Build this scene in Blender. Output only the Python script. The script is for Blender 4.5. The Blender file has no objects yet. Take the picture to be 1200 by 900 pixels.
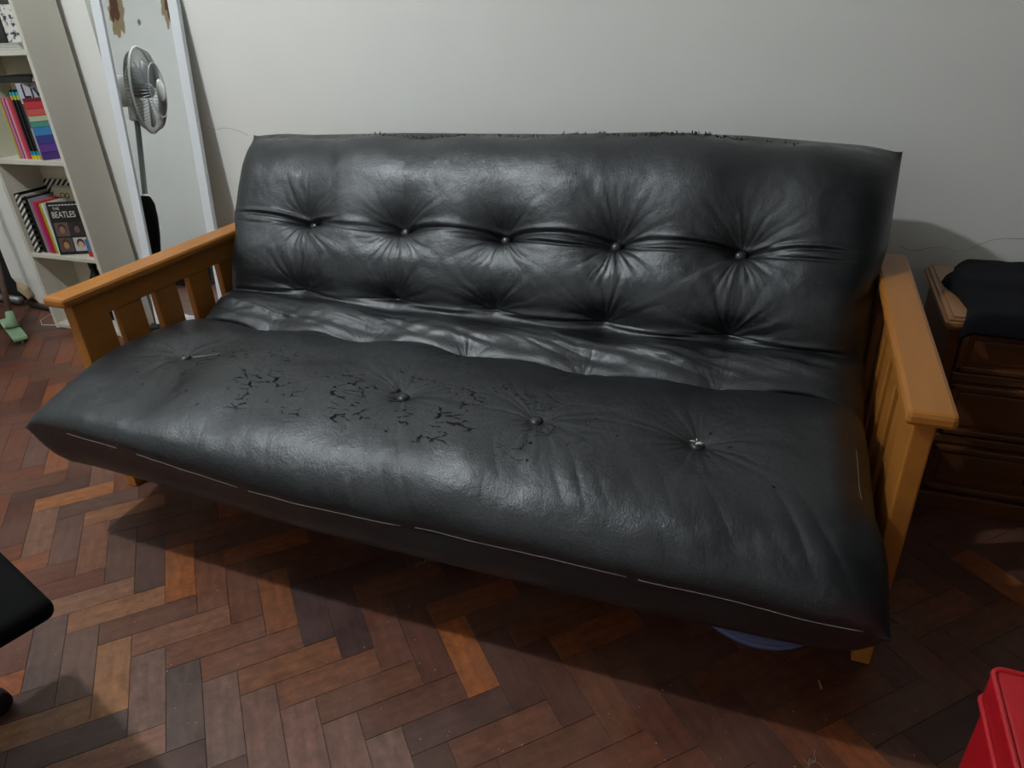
import bpy, bmesh, math, random
import numpy as np
from mathutils import Vector, Matrix

scene = bpy.context.scene
C = scene.collection
random.seed(7)
rng = np.random.default_rng(11)

# ------------------------------------------------------------------ camera
CAM = np.array([0.7411, -1.1562, 1.2263])
YAW, PITCH, ROLL, FPX = -0.3901, 0.4913, -0.0486, 823.06
def basis():
    fw = np.array([math.sin(YAW)*math.cos(PITCH), math.cos(YAW)*math.cos(PITCH), -math.sin(PITCH)])
    r = np.array([math.cos(YAW), -math.sin(YAW), 0.0]); u = np.cross(r, fw)
    c, s = math.cos(ROLL), math.sin(ROLL)
    return fw, c*r+s*u, -s*r+c*u
FW, RT, UP = basis()
cd = bpy.data.cameras.new('camera'); cam = bpy.data.objects.new('camera', cd); C.objects.link(cam)
cd.sensor_width = 36.0; cd.lens = 36.0*FPX/1200.0; cd.clip_start = 0.02
cam.matrix_world = Matrix(((RT[0], UP[0], -FW[0], CAM[0]), (RT[1], UP[1], -FW[1], CAM[1]),
                           (RT[2], UP[2], -FW[2], CAM[2]), (0, 0, 0, 1)))
scene.camera = cam
def pix(p):
    d = np.asarray(p, float)-CAM; z = d@FW
    if z < .05: return None
    return 600+FPX*(d@RT)/z, 450-FPX*(d@UP)/z

# ------------------------------------------------------------------ world, light, exposure
world = bpy.data.worlds.new('world'); scene.world = world; world.use_nodes = True
world.node_tree.nodes['Background'].inputs[0].default_value = (.6, .65, .7, 1)
world.node_tree.nodes['Background'].inputs[1].default_value = 0.005
LAMP = (-1.34, -0.62, 2.88)
LAMP_STRENGTH = 1270.0
scene.view_settings.view_transform = 'Standard'; scene.view_settings.look = 'None'
scene.view_settings.gamma = 1.0; scene.view_settings.use_curve_mapping = False
scene.view_settings.exposure = 0.0

# ------------------------------------------------------------------ helpers
def lin(r, g, b):
    f = lambda c: (c/255/12.92) if c/255 <= .04045 else ((c/255+.055)/1.055)**2.4
    return (f(r), f(g), f(b), 1.0)

def material(name, col, rough=.5, spec=.5, metal=0., var=0., var_scale=8., bump=0., bump_scale=200., coat=0., stretch=None):
    m = bpy.data.materials.new(name); m.use_nodes = True
    nt = m.node_tree; b = nt.nodes['Principled BSDF']
    b.inputs['Base Color'].default_value = col
    b.inputs['Roughness'].default_value = rough
    b.inputs['Specular IOR Level'].default_value = spec
    b.inputs['Metallic'].default_value = metal
    b.inputs['Coat Weight'].default_value = coat
    b.inputs['Coat Roughness'].default_value = .15
    tc = nt.nodes.new('ShaderNodeTexCoord'); mp = nt.nodes.new('ShaderNodeMapping')
    nt.links.new(tc.outputs['Object'], mp.inputs['Vector'])
    if stretch: mp.inputs['Scale'].default_value = stretch
    if var > 0:
        n = nt.nodes.new('ShaderNodeTexNoise'); n.inputs['Scale'].default_value = var_scale
        n.inputs['Detail'].default_value = 6
        nt.links.new(mp.outputs[0], n.inputs['Vector'])
        mx = nt.nodes.new('ShaderNodeMix'); mx.data_type = 'RGBA'
        mx.inputs[6].default_value = tuple(c*(1-var) for c in col[:3])+(1,)
        mx.inputs[7].default_value = tuple(min(1, c*(1+var)) for c in col[:3])+(1,)
        nt.links.new(n.outputs['Fac'], mx.inputs[0]); nt.links.new(mx.outputs[2], b.inputs['Base Color'])
    if bump > 0:
        n2 = nt.nodes.new('ShaderNodeTexNoise'); n2.inputs['Scale'].default_value = bump_scale
        n2.inputs['Detail'].default_value = 4
        nt.links.new(mp.outputs[0], n2.inputs['Vector'])
        bp = nt.nodes.new('ShaderNodeBump'); bp.inputs['Strength'].default_value = bump
        bp.inputs['Distance'].default_value = .002
        nt.links.new(n2.outputs['Fac'], bp.inputs['Height']); nt.links.new(bp.outputs[0], b.inputs['Normal'])
    return m

def meshobj(name, verts, faces, mat, parent=None, smooth=False):
    me = bpy.data.meshes.new(name); me.from_pydata([tuple(v) for v in verts], [], faces); me.update()
    if mat: me.materials.append(mat)
    if smooth: me.polygons.foreach_set('use_smooth', [True]*len(me.polygons))
    o = bpy.data.objects.new(name, me); C.objects.link(o)
    if parent: o.parent = parent
    return o

def bmobj(name, bm, mat, parent=None, smooth=False, loc=None):
    me = bpy.data.meshes.new(name); bm.normal_update(); bm.to_mesh(me); bm.free()
    if mat: me.materials.append(mat)
    if smooth: me.polygons.foreach_set('use_smooth', [True]*len(me.polygons))
    o = bpy.data.objects.new(name, me); C.objects.link(o)
    if parent: o.parent = parent
    if loc: o.location = loc
    return o

def add_box(bm, lo, hi, bevel=0., seg=2, M=None):
    t = bmesh.new()
    bmesh.ops.create_cube(t, size=1)
    for v in t.verts:
        v.co = Vector([(lo[k]+hi[k])/2+v.co[k]*(hi[k]-lo[k]) for k in range(3)])
    if bevel > 0:
        bmesh.ops.bevel(t, geom=list(t.edges), offset=bevel, segments=seg, profile=.5, affect='EDGES', clamp_overlap=True)
    if M is not None: bmesh.ops.transform(t, matrix=M, verts=list(t.verts))
    me = bpy.data.meshes.new('tmp'); t.to_mesh(me); t.free(); bm.from_mesh(me); bpy.data.meshes.remove(me)

def box(name, lo, hi, mat, parent=None, bevel=0., seg=2, M=None, smooth=False):
    bm = bmesh.new(); add_box(bm, lo, hi, bevel, seg, M)
    return bmobj(name, bm, mat, parent, smooth)

def tube_data(pts, rad, n=10, closed=False, cap=True):
    pts = [np.asarray(p, float) for p in pts]; V = []; F = []
    N = len(pts); rads = rad if hasattr(rad, '__len__') else [rad]*N
    prev = None
    for i, p in enumerate(pts):
        if closed: t = pts[(i+1) % N]-pts[i-1]
        else: t = pts[min(i+1, N-1)]-pts[max(i-1, 0)]
        t = t/np.linalg.norm(t)
        a = prev if prev is not None else (np.array([0, 0, 1.]) if abs(t[2]) < .9 else np.array([1., 0, 0]))
        x = a-t*(a@t); x /= np.linalg.norm(x); prev = x
        y = np.cross(t, x)
        for k in range(n):
            an = 2*math.pi*k/n; V.append(p+rads[i]*(math.cos(an)*x+math.sin(an)*y))
    R = N if closed else N-1
    for i in range(R):
        for k in range(n):
            j = (i+1) % N
            F.append((i*n+k, i*n+(k+1) % n, j*n+(k+1) % n, j*n+k))
    if cap and not closed:
        F.append(tuple(range(n))[::-1]); F.append(tuple((N-1)*n+k for k in range(n)))
    return V, F
def tube(name, pts, rad, mat, parent=None, n=10, closed=False, smooth=True):
    V, F = tube_data(pts, rad, n, closed); return meshobj(name, V, F, mat, parent, smooth)
def merge(parts):
    V = []; F = []
    for v, f in parts:
        o = len(V); V += list(v); F += [tuple(i+o for i in q) for q in f]
    return V, F

def lathe_data(prof, n=32, M=None):
    V = []; F = []
    for r, z in prof:
        for k in range(n):
            a = 2*math.pi*k/n; V.append(Vector((r*math.cos(a), r*math.sin(a), z)))
    for i in range(len(prof)-1):
        for k in range(n):
            F.append((i*n+k, i*n+(k+1) % n, (i+1)*n+(k+1) % n, (i+1)*n+k))
    F.append(tuple(range(n))[::-1]); F.append(tuple((len(prof)-1)*n+k for k in range(n)))
    if M is not None: V = [M @ v for v in V]
    return V, F
def lathe(name, prof, mat, parent=None, n=32, M=None, smooth=True):
    V, F = lathe_data(prof, n, M); return meshobj(name, V, F, mat, parent, smooth)

def tag(o, label, cat, group=None):
    o['label'] = label; o['category'] = cat
    if group: o['group'] = group
    return o
def thing(name, label, cat, loc=(0, 0, 0), group=None, rotz=0.):
    o = bpy.data.objects.new(name, None); C.objects.link(o); o.empty_display_size = .05
    o.location = loc; o.rotation_euler = (0, 0, rotz)
    return tag(o, label, cat, group)
def structure(o):
    o['kind'] = 'structure'; return o
def put(o, parent):
    """parent keeping world-space vertex coordinates (parent has only a location / z rotation)"""
    o.parent = parent
    if o.type == 'MESH':
        M = (Matrix.Translation(parent.location) @ parent.rotation_euler.to_matrix().to_4x4()).inverted()
        o.data.transform(M)
    return o
def text_mesh(name, s, size, mat, M, parent=None, extrude=.0004, squeeze=1.):
    cu = bpy.data.curves.new('t', 'FONT'); cu.body = s; cu.size = size; cu.extrude = extrude
    to = bpy.data.objects.new('t', cu); C.objects.link(to)
    bpy.context.view_layer.update()
    me = bpy.data.meshes.new_from_object(to.evaluated_get(bpy.context.evaluated_depsgraph_get()))
    bpy.data.objects.remove(to); bpy.data.curves.remove(cu)
    me.transform(M @ Matrix.Diagonal((squeeze, 1, 1, 1)))
    me.materials.clear(); me.materials.append(mat)
    o = bpy.data.objects.new(name, me); C.objects.link(o)
    if parent: o.parent = parent
    return o

# ------------------------------------------------------------------ materials
def wall_material(name, col, scuff=.06):
    m = material(name, col, rough=.6, spec=.25, var=scuff, var_scale=2.2, bump=.35, bump_scale=26)
    return m
M_wall = wall_material('painted_plaster', lin(236, 237, 233))
M_wall_left = wall_material('left_plaster', lin(226, 230, 226))
M_ceiling = wall_material('ceiling_paint', lin(182, 182, 178))
M_wall_dim = wall_material('low_bounce_plaster', lin(80, 77, 72))  # unseen right wall, colour darkened to cut bounced light
M_wall_front = wall_material('front_plaster', lin(242, 244, 242))
M_dark_void = material('opening_shade', lin(14, 12, 11), .9)  # black stands in for the shade inside the opening
M_crack = material('crack_dark', lin(168, 168, 162), .9)
M_brick = material('bare_brick', lin(105, 72, 55), .9, var=.4, var_scale=30)
M_plaster_bare = material('bare_plaster', lin(170, 150, 118), .9, var=.2, var_scale=30)
M_wood_arm = material('honey_wood', lin(178, 115, 48), .36, .45, var=.16, var_scale=6, bump=.08, bump_scale=60, stretch=(8, 1, 8))
M_white_lam = material('white_laminate', lin(208, 205, 192), .42, .4, var=.03)
M_hardboard = material('hardboard_back', lin(212, 205, 182), .7)
M_mirror_frame = material('white_frame', lin(226, 231, 236), .35)
M_mirror = material('mirror_glass', (.86, .88, .88, 1), .015, metal=1.)
M_black = material('black_plastic', lin(16, 16, 17), .5)
M_black_fabric = material('black_fabric', lin(11, 11, 13), .9, .15, bump=.3, bump_scale=700)
M_cloth = material('black_cotton', lin(17, 18, 23), .85, .2, bump=.4, bump_scale=500)
M_grey_metal = material('grey_metal', lin(120, 122, 122), .4, metal=.6)
M_fan_white = material('fan_white', lin(214, 216, 212), .4)
M_fan_grey = material('fan_grey', lin(120, 125, 125), .45)
M_chest = material('walnut_wood', lin(94, 56, 30), .33, .45, var=.4, var_scale=5, bump=.1, bump_scale=40, stretch=(1.2, 10, 10))
M_chest_top = material('walnut_top', lin(150, 106, 66), .3, .5, var=.25, var_scale=6, stretch=(1.2, 10, 10))
M_iron = material('dark_iron', lin(18, 16, 15), .5, metal=.6)
M_red = material('red_vinyl', lin(186, 22, 34), .38, .5, var=.06, bump=.12, bump_scale=350)
M_red_pipe = material('red_piping', lin(190, 36, 44), .34)
M_blue = material('blue_plastic', lin(105, 112, 158), .45)
M_thread = material('pale_thread', lin(165, 165, 162), .9)
M_button = material('button_leather', lin(44, 46, 49), .34, .6)
M_dust = material('pale_debris', lin(200, 182, 150), .9)
M_hair = material('grey_fluff', lin(150, 140, 128), .95)
M_straw = material('straw_chip', lin(170, 130, 75), .8)

def plank_material(name, use_attr):
    m = bpy.data.materials.new(name); m.use_nodes = True; nt = m.node_tree; b = nt.nodes['Principled BSDF']
    L = nt.links.new
    geo = nt.nodes.new('ShaderNodeNewGeometry')
    if use_attr:
        a = nt.nodes.new('ShaderNodeAttribute'); a.attribute_name = 'tone'; base = a.outputs['Color']
    else:
        a = nt.nodes.new('ShaderNodeObjectInfo'); base = a.outputs['Color']
    tc = nt.nodes.new('ShaderNodeTexCoord')
    mp = nt.nodes.new('ShaderNodeMapping'); mp.inputs['Scale'].default_value = (6, 40, 10)
    L(tc.outputs['Object'], mp.inputs[0])
    n1 = nt.nodes.new('ShaderNodeTexNoise'); n1.inputs['Scale'].default_value = 1.5; n1.inputs['Detail'].default_value = 8
    L(mp.outputs[0], n1.inputs['Vector'])
    n2 = nt.nodes.new('ShaderNodeTexNoise'); n2.inputs['Scale'].default_value = 5; n2.inputs['Detail'].default_value = 7
    L(geo.outputs['Position'], n2.inputs['Vector'])
    n3 = nt.nodes.new('ShaderNodeTexNoise'); n3.inputs['Scale'].default_value = 34; n3.inputs['Detail'].default_value = 8
    n3.inputs['Roughness'].default_value = .7
    L(geo.outputs['Position'], n3.inputs['Vector'])
    def ramp(src, lo, hi, a0, a1):
        r = nt.nodes.new('ShaderNodeMapRange'); L(src, r.inputs[0])
        r.inputs[1].default_value = lo; r.inputs[2].default_value = hi
        r.inputs[3].default_value = a0; r.inputs[4].default_value = a1; return r.outputs[0]
    def mul(x, f):
        v = nt.nodes.new('ShaderNodeVectorMath'); v.operation = 'SCALE'; L(x, v.inputs[0]); L(f, v.inputs['Scale']); return v.outputs[0]
    c = mul(base, ramp(n1.outputs['Fac'], .3, .7, .70, 1.26))
    c = mul(c, ramp(n3.outputs['Fac'], .35, .65, .70, 1.28))
    # worn, dusty film
    mx = nt.nodes.new('ShaderNodeMix'); mx.data_type = 'RGBA'; mx.inputs[7].default_value = lin(130, 98, 86)
    L(c, mx.inputs[6]); L(ramp(n2.outputs['Fac'], .39, .69, .05, .42), mx.inputs[0])
    L(mx.outputs[2], b.inputs['Base Color'])
    L(ramp(n3.outputs['Fac'], .3, .7, .38, .56), b.inputs['Roughness'])
    b.inputs['Specular IOR Level'].default_value = .40
    bp = nt.nodes.new('ShaderNodeBump'); bp.inputs['Strength'].default_value = .12; bp.inputs['Distance'].default_value = .002
    L(n3.outputs['Fac'], bp.inputs['Height']); L(bp.outputs[0], b.inputs['Normal'])
    return m
M_plank = plank_material('parquet_plank', False)
M_plank_field = plank_material('parquet_field', True)
M_joint = material('joint_dirt', lin(120, 98, 80), .9)

def leather_material():
    m = bpy.data.materials.new('cracked_black_leatherette'); m.use_nodes = True; nt = m.node_tree; b = nt.nodes['Principled BSDF']
    L = nt.links.new
    uv = nt.nodes.new('ShaderNodeUVMap'); uv.uv_map = 'sheet'
    sep = nt.nodes.new('ShaderNodeSeparateXYZ'); L(uv.outputs[0], sep.inputs[0])
    geo = nt.nodes.new('ShaderNodeTexCoord')
    def noise(src, sc, det=5, rough=.55):
        n = nt.nodes.new('ShaderNodeTexNoise'); n.inputs['Scale'].default_value = sc; n.inputs['Detail'].default_value = det
        n.inputs['Roughness'].default_value = rough; L(src, n.inputs['Vector']); return n
    def mr(src, lo, hi, a0, a1):
        r = nt.nodes.new('ShaderNodeMapRange'); L(src, r.inputs[0]); r.interpolation_type = 'SMOOTHSTEP'
        for i, v in enumerate((lo, hi, a0, a1)): r.inputs[i+1].default_value = v
        return r.outputs[0]
    def math_(op, a, bb):
        n = nt.nodes.new('ShaderNodeMath'); n.operation = op
        for i, v in enumerate((a, bb)):
            if isinstance(v, (int, float)): n.inputs[i].default_value = v
            else: L(v, n.inputs[i])
        return n.outputs[0]
    obj = geo.outputs['Object']
    # crack network: stretched voronoi edges, broken by noise, where the seat is most worn
    wob = noise(uv.outputs[0], 22, 4)
    wv = nt.nodes.new('ShaderNodeVectorMath'); wv.operation = 'SCALE'; L(wob.outputs['Color'], wv.inputs[0]); wv.inputs['Scale'].default_value = .03
    wa = nt.nodes.new('ShaderNodeVectorMath'); wa.operation = 'ADD'; L(uv.outputs[0], wa.inputs[0]); L(wv.outputs[0], wa.inputs[1])
    mp = nt.nodes.new('ShaderNodeMapping'); mp.inputs['Scale'].default_value = (19, 54, 1); L(wa.outputs[0], mp.inputs[0])
    vo = nt.nodes.new('ShaderNodeTexVoronoi'); vo.feature = 'DISTANCE_TO_EDGE'; vo.inputs['Scale'].default_value = 1.0
    vo.voronoi_dimensions = '2D'; L(mp.outputs[0], vo.inputs['Vector'])
    line = mr(math_('ADD', vo.outputs['Distance'], math_('MULTIPLY', math_('SUBTRACT', noise(uv.outputs[0], 90, 3).outputs['Fac'], .5), .34)), .05, .10, 1, 0)
    gate = math_('MULTIPLY', mr(noise(uv.outputs[0], 11, 3).outputs['Fac'], .49, .55, 0, 1), mr(noise(uv.outputs[0], 37, 2).outputs['Fac'], .42, .50, 0, 1))
    # worn band: along x = -0.75 .. 0.35 close to the front button row (s ~ .22 .. .36)
    bandx = math_('MULTIPLY', mr(sep.outputs[0], -.80, -.60, 0, 1), mr(sep.outputs[0], .10, .62, 1, 0))
    bands = math_('MULTIPLY', mr(sep.outputs[1], .17, .22, 0, 1), mr(sep.outputs[1], .40, .50, 1, 0))
    zone = math_('MULTIPLY', bandx, bands)
    crack = math_('MULTIPLY', math_('MULTIPLY', line, gate), zone)
    # small pits anywhere on the seat
    pit_v = nt.nodes.new('ShaderNodeTexVoronoi'); pit_v.voronoi_dimensions = '2D'; pit_v.inputs['Scale'].default_value = 17
    L(wa.outputs[0], pit_v.inputs['Vector'])
    pit = math_('MULTIPLY', mr(pit_v.outputs['Distance'], .035, .07, 1, 0), mr(noise(uv.outputs[0], 7, 2).outputs['Fac'], .56, .6, 0, 1))
    pit = math_('MULTIPLY', pit, math_('MULTIPLY', mr(sep.outputs[1], .13, .2, 0, 1), mr(sep.outputs[1], .42, .5, 1, 0)))
    hole = math_('MAXIMUM', crack, pit)
    mx = nt.nodes.new('ShaderNodeMix'); mx.data_type = 'RGBA'
    mx.inputs[6].default_value = lin(14, 16, 20); mx.inputs[7].default_value = lin(5, 5, 5)
    L(hole, mx.inputs[0]); L(mx.outputs[2], b.inputs['Base Color'])
    wear = noise(obj, 5, 5, .6)
    L(math_('ADD', mr(wear.outputs['Fac'], .35, .68, .35, .50), math_('MULTIPLY', hole, .4)), b.inputs['Roughness'])
    L(math_('MULTIPLY', math_('SUBTRACT', 1.0, math_('MULTIPLY', hole, .75)), .9), b.inputs['Specular IOR Level']); b.inputs['Specular Tint'].default_value = (.90, .955, 1.0, 1)
    # relief: grain, soft creasing, cracks
    gv = nt.nodes.new('ShaderNodeTexVoronoi'); gv.inputs['Scale'].default_value = 260; L(obj, gv.inputs['Vector'])
    sm = noise(obj, 55, 7, .7)
    h = math_('ADD', math_('MULTIPLY', gv.outputs['Distance'], .22), math_('MULTIPLY', sm.outputs['Fac'], 1.25))
    h = math_('SUBTRACT', h, math_('MULTIPLY', hole, 1.3))
    bp = nt.nodes.new('ShaderNodeBump'); bp.inputs['Strength'].default_value = .38; bp.inputs['Distance'].default_value = .003
    L(h, bp.inputs['Height']); L(bp.outputs[0], b.inputs['Normal'])
    return m
M_leather = leather_material()

# ------------------------------------------------------------------ room shell
XL, XR, YB, YF, ZC = -3.7, 2.7, 1.17, -3.0, 3.15
floor = structure(box('floor', (XL-.3, YF-.1, -.10), (XR+.1, YB+.65, -.0022), M_joint))
structure(box('ceiling', (XL-.3, YF-.1, ZC), (XR+.1, YB+.65, ZC+.1), M_ceiling))
wb = bmesh.new()
OPX = -2.90                                   # the dark opening lies left of this
add_box(wb, (OPX, YB, -.1), (XR+.1, YB+.12, ZC))
add_box(wb, (XL-.1, YB, 2.05), (OPX, YB+.12, ZC))
wall_back = structure(bmobj('wall_back', wb, M_wall))
structure(box('wall_left', (XL-.1, YF-.1, -.1), (XL, YB, ZC), M_wall_left))
structure(box('wall_right', (XR, YF-.1, -.1), (XR+.1, YB, ZC), M_wall_dim))
structure(box('wall_front', (XL, YF-.1, -.1), (XR, YF, ZC), M_wall_front))
# alcove as a solid black block, its shade put into the colour
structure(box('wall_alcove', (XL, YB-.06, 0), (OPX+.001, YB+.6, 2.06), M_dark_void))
# plaster pier behind the bookcase, its foot broken away
def pier():
    x0, x1, y0 = OPX, -1.85, 1.088
    zs = [0.0, .03, .06, .09, .13, .3, .8, ZC]
    off = [.13, .10, .075, .03, .0, 0, 0, 0]
    V = []; F = []
    for z, o in zip(zs, off):
        jx = o+(.012*math.sin(z*130) if o else 0)
        V += [(x0+jx, y0+.006*(o > 0), z), (x1, y0, z), (x1, YB+.02, z), (x0+jx, YB+.02, z)]
    for i in range(len(zs)-1):
        for k in range(4):
            F.append((i*4+k, i*4+(k+1) % 4, (i+1)*4+(k+1) % 4, (i+1)*4+k))
    F.append((3, 2, 1, 0)); n = (len(zs)-1)*4; F.append((n, n+1, n+2, n+3))
    return meshobj('trim_1', V, F, M_wall)
structure(pier())
structure(meshobj('trim_2', *merge([tube_data([(OPX+.02, 1.10, .10), (OPX+.05, 1.095, .075), (OPX+.08, 1.09, .06), (OPX+.1, 1.087, .03)], [.012, .03, .028, .02], 7)]), M_plaster_bare, None))

def wall_line(pts, name, rad=.0016):
    o = tube(name, pts, rad, M_crack, None, 5); put(o, wall_back); return o
def ony(px, py, Y):
    d = FW+RT*(px-600)/FPX-UP*(py-450)/FPX; t = (Y-CAM[1])/d[1]; return CAM+t*d
for seq in ([(243, 149), (252, 152), (262, 150), (272, 151), (284, 155), (291, 159)],
            [(1055, 288), (1064, 293), (1075, 294), (1090, 290), (1106, 290), (1122, 294), (1134, 293), (1148, 286), (1163, 281), (1178, 279), (1200, 280)]):
    wall_line([ony(x, y, YB) for x, y in seq], 'crack', .0008)

# peeled plaster on the far wall (seen in the mirror)
def patch(name, cx, cz, rx, rz, mat, seed, y):
    r = random.Random(seed); n = 26; V = [(cx, y, cz)]
    for k in range(n):
        a = 2*math.pi*k/n; f = .65+.5*r.random()
        V.append((cx+rx*f*math.cos(a), y, cz+rz*f*math.sin(a)))
    V2 = [(v[0], v[1]-.008, v[2]) for v in V]
    F = [(0, 1+(k+1) % n, 1+k) for k in range(n)]
    F += [(1+k, 1+(k+1) % n, n+2+(k+1) % n, n+2+k) for k in range(n)]
    return meshobj(name, V+V2, F, mat, bpy.data.objects['wall_front'])
patch('bare_patch', -3.40, 2.36, .075, .19, M_plaster_bare, 3, YF+.002)
patch('bare_patch', -3.42, 2.44, .045, .15, M_brick, 4, YF+.0035)
patch('bare_patch', -2.97, 2.44, .055, .18, M_plaster_bare, 5, YF+.002)
patch('bare_patch', -2.94, 2.48, .05, .16, M_brick, 6, YF+.0035)
patch('bare_patch', -3.22, 2.30, .016, .03, M_fan_grey, 8, YF+.002)

# ------------------------------------------------------------------ herringbone parquet
W_ = .0707; GAP = .0005
PAL = [((96, 62, 48), 6), ((104, 66, 48), 5), ((88, 58, 48), 5), ((112, 72, 48), 3), ((80, 55, 48), 4), ((124, 78, 46), 1),
       ((70, 51, 47), 2), ((100, 72, 58), 4), ((134, 82, 42), 1)]
pal = [(c[0]*1.02, c[1]*.90, c[2]*.82) for c, n in PAL for _ in range(n)]
def to_xy(a, b): return ((a+b)/math.sqrt(2), (b-a)/math.sqrt(2))
OVERRIDE = {('H', -1, -10): (166, 116, 70), ('H', 3, 0): (164, 94, 40), ('V', 2, -6): (128, 80, 50), ('V', -11, -13): (150, 98, 58)}
def onfloor(px, py, z=0.):
    d = FW+RT*(px-600)/FPX-UP*(py-450)/FPX; t = (z-CAM[2])/d[2]; return CAM+t*d
def plank_key(px, py):
    q = onfloor(px, py); a = (q[0]-q[1])/math.sqrt(2)/W_+.13; b = (q[0]+q[1])/math.sqrt(2)/W_+.5
    i, j = math.floor(a), math.floor(b); s_ = (i-j) % 6
    return ('H', i-(s_-3), j) if s_ >= 3 else ('V', i, j-(2-s_))
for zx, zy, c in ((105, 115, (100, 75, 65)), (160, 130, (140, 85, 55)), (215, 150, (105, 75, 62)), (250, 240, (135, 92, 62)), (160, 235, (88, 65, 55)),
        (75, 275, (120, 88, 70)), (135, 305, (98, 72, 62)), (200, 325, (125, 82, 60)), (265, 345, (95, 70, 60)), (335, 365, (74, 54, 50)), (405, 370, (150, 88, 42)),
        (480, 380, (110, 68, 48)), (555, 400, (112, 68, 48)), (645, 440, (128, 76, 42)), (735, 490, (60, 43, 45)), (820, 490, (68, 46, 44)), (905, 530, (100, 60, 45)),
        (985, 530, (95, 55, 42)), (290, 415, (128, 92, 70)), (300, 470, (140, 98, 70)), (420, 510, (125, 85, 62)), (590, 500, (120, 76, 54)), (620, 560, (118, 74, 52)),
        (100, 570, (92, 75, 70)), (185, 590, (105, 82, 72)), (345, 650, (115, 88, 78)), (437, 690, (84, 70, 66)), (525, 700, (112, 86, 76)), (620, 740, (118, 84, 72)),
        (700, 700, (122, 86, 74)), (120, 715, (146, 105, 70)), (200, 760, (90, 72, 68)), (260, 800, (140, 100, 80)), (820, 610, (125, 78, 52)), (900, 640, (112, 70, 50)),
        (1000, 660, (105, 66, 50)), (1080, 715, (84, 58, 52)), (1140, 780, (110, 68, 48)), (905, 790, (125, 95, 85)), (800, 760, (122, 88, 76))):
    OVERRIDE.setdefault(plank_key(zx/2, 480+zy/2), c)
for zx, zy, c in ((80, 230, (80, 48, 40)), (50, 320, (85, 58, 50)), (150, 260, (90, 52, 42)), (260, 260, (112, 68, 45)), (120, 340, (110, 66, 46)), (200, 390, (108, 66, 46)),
        (330, 360, (100, 58, 42)), (440, 350, (92, 54, 42)), (560, 350, (88, 54, 44)), (640, 370, (70, 42, 38)), (580, 250, (104, 60, 38))):  # last plank is an orange one with the futon's shadow in its colour
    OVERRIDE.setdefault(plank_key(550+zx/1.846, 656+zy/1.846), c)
planks = []
for i in range(-75, 75):
    for j in range(-75, 75):
        s = (i-j) % 6
        if s == 3: a0, b0, a1, b1, kind = i, j, i+3, j+1, 'H'
        elif s == 2: a0, b0, a1, b1, kind = i, j, i+1, j+3, 'V'
        else: continue
        A = ((a0+a1)/2-.13)*W_; B = ((b0+b1)/2-.5)*W_
        x, y = to_xy(A, B)
        if not (XL-.12 < x < XR+.02 and YF-.02 < y < YB+.02): 
            if not (XL < x < OPX and y < YB+.5 and y > 0): continue
        p = pix((x, y, 0)); d = np.linalg.norm(np.array([x, y, 0])-CAM)
        vis = p is not None and -30 < p[0] < 1230 and -30 < p[1] < 930
        hid = (-.95 < x < .95 and .22 < y) or (x > 1.16 and y > .66) or (-2.2 < x < -1.0 and y > .95)
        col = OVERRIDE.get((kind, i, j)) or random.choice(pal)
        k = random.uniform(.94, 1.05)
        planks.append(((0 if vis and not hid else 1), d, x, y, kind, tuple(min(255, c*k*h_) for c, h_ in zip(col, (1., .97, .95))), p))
planks.sort(key=lambda t: (t[0], t[1]))
def plank_mesh():
    bm = bmesh.new(); l, w = 3*W_/2-GAP, W_/2-GAP
    add_box(bm, (-l, -w, -.0021), (l, w, 0), .0004, 1)
    me = bpy.data.meshes.new('plank'); bm.to_mesh(me); bm.free(); me.materials.append(M_plank); return me
pm = plank_mesh()
NPL = 300
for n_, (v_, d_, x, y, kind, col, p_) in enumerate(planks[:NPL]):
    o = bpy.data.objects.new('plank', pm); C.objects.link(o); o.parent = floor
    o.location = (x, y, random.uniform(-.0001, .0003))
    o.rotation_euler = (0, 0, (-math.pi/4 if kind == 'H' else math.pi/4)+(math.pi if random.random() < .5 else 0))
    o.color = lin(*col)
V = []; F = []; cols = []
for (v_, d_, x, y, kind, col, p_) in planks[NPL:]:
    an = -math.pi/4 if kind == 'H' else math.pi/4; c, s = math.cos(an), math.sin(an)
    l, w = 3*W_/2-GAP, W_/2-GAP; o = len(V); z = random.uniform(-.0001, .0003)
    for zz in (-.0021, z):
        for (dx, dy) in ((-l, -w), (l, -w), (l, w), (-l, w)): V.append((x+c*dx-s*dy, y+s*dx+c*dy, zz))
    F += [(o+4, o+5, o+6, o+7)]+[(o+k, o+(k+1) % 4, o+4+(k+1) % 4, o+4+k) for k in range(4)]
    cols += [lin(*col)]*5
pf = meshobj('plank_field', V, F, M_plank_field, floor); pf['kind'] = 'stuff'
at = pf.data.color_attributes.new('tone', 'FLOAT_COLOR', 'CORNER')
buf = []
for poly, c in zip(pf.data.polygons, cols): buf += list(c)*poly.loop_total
at.data.foreach_set('color', buf)

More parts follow.
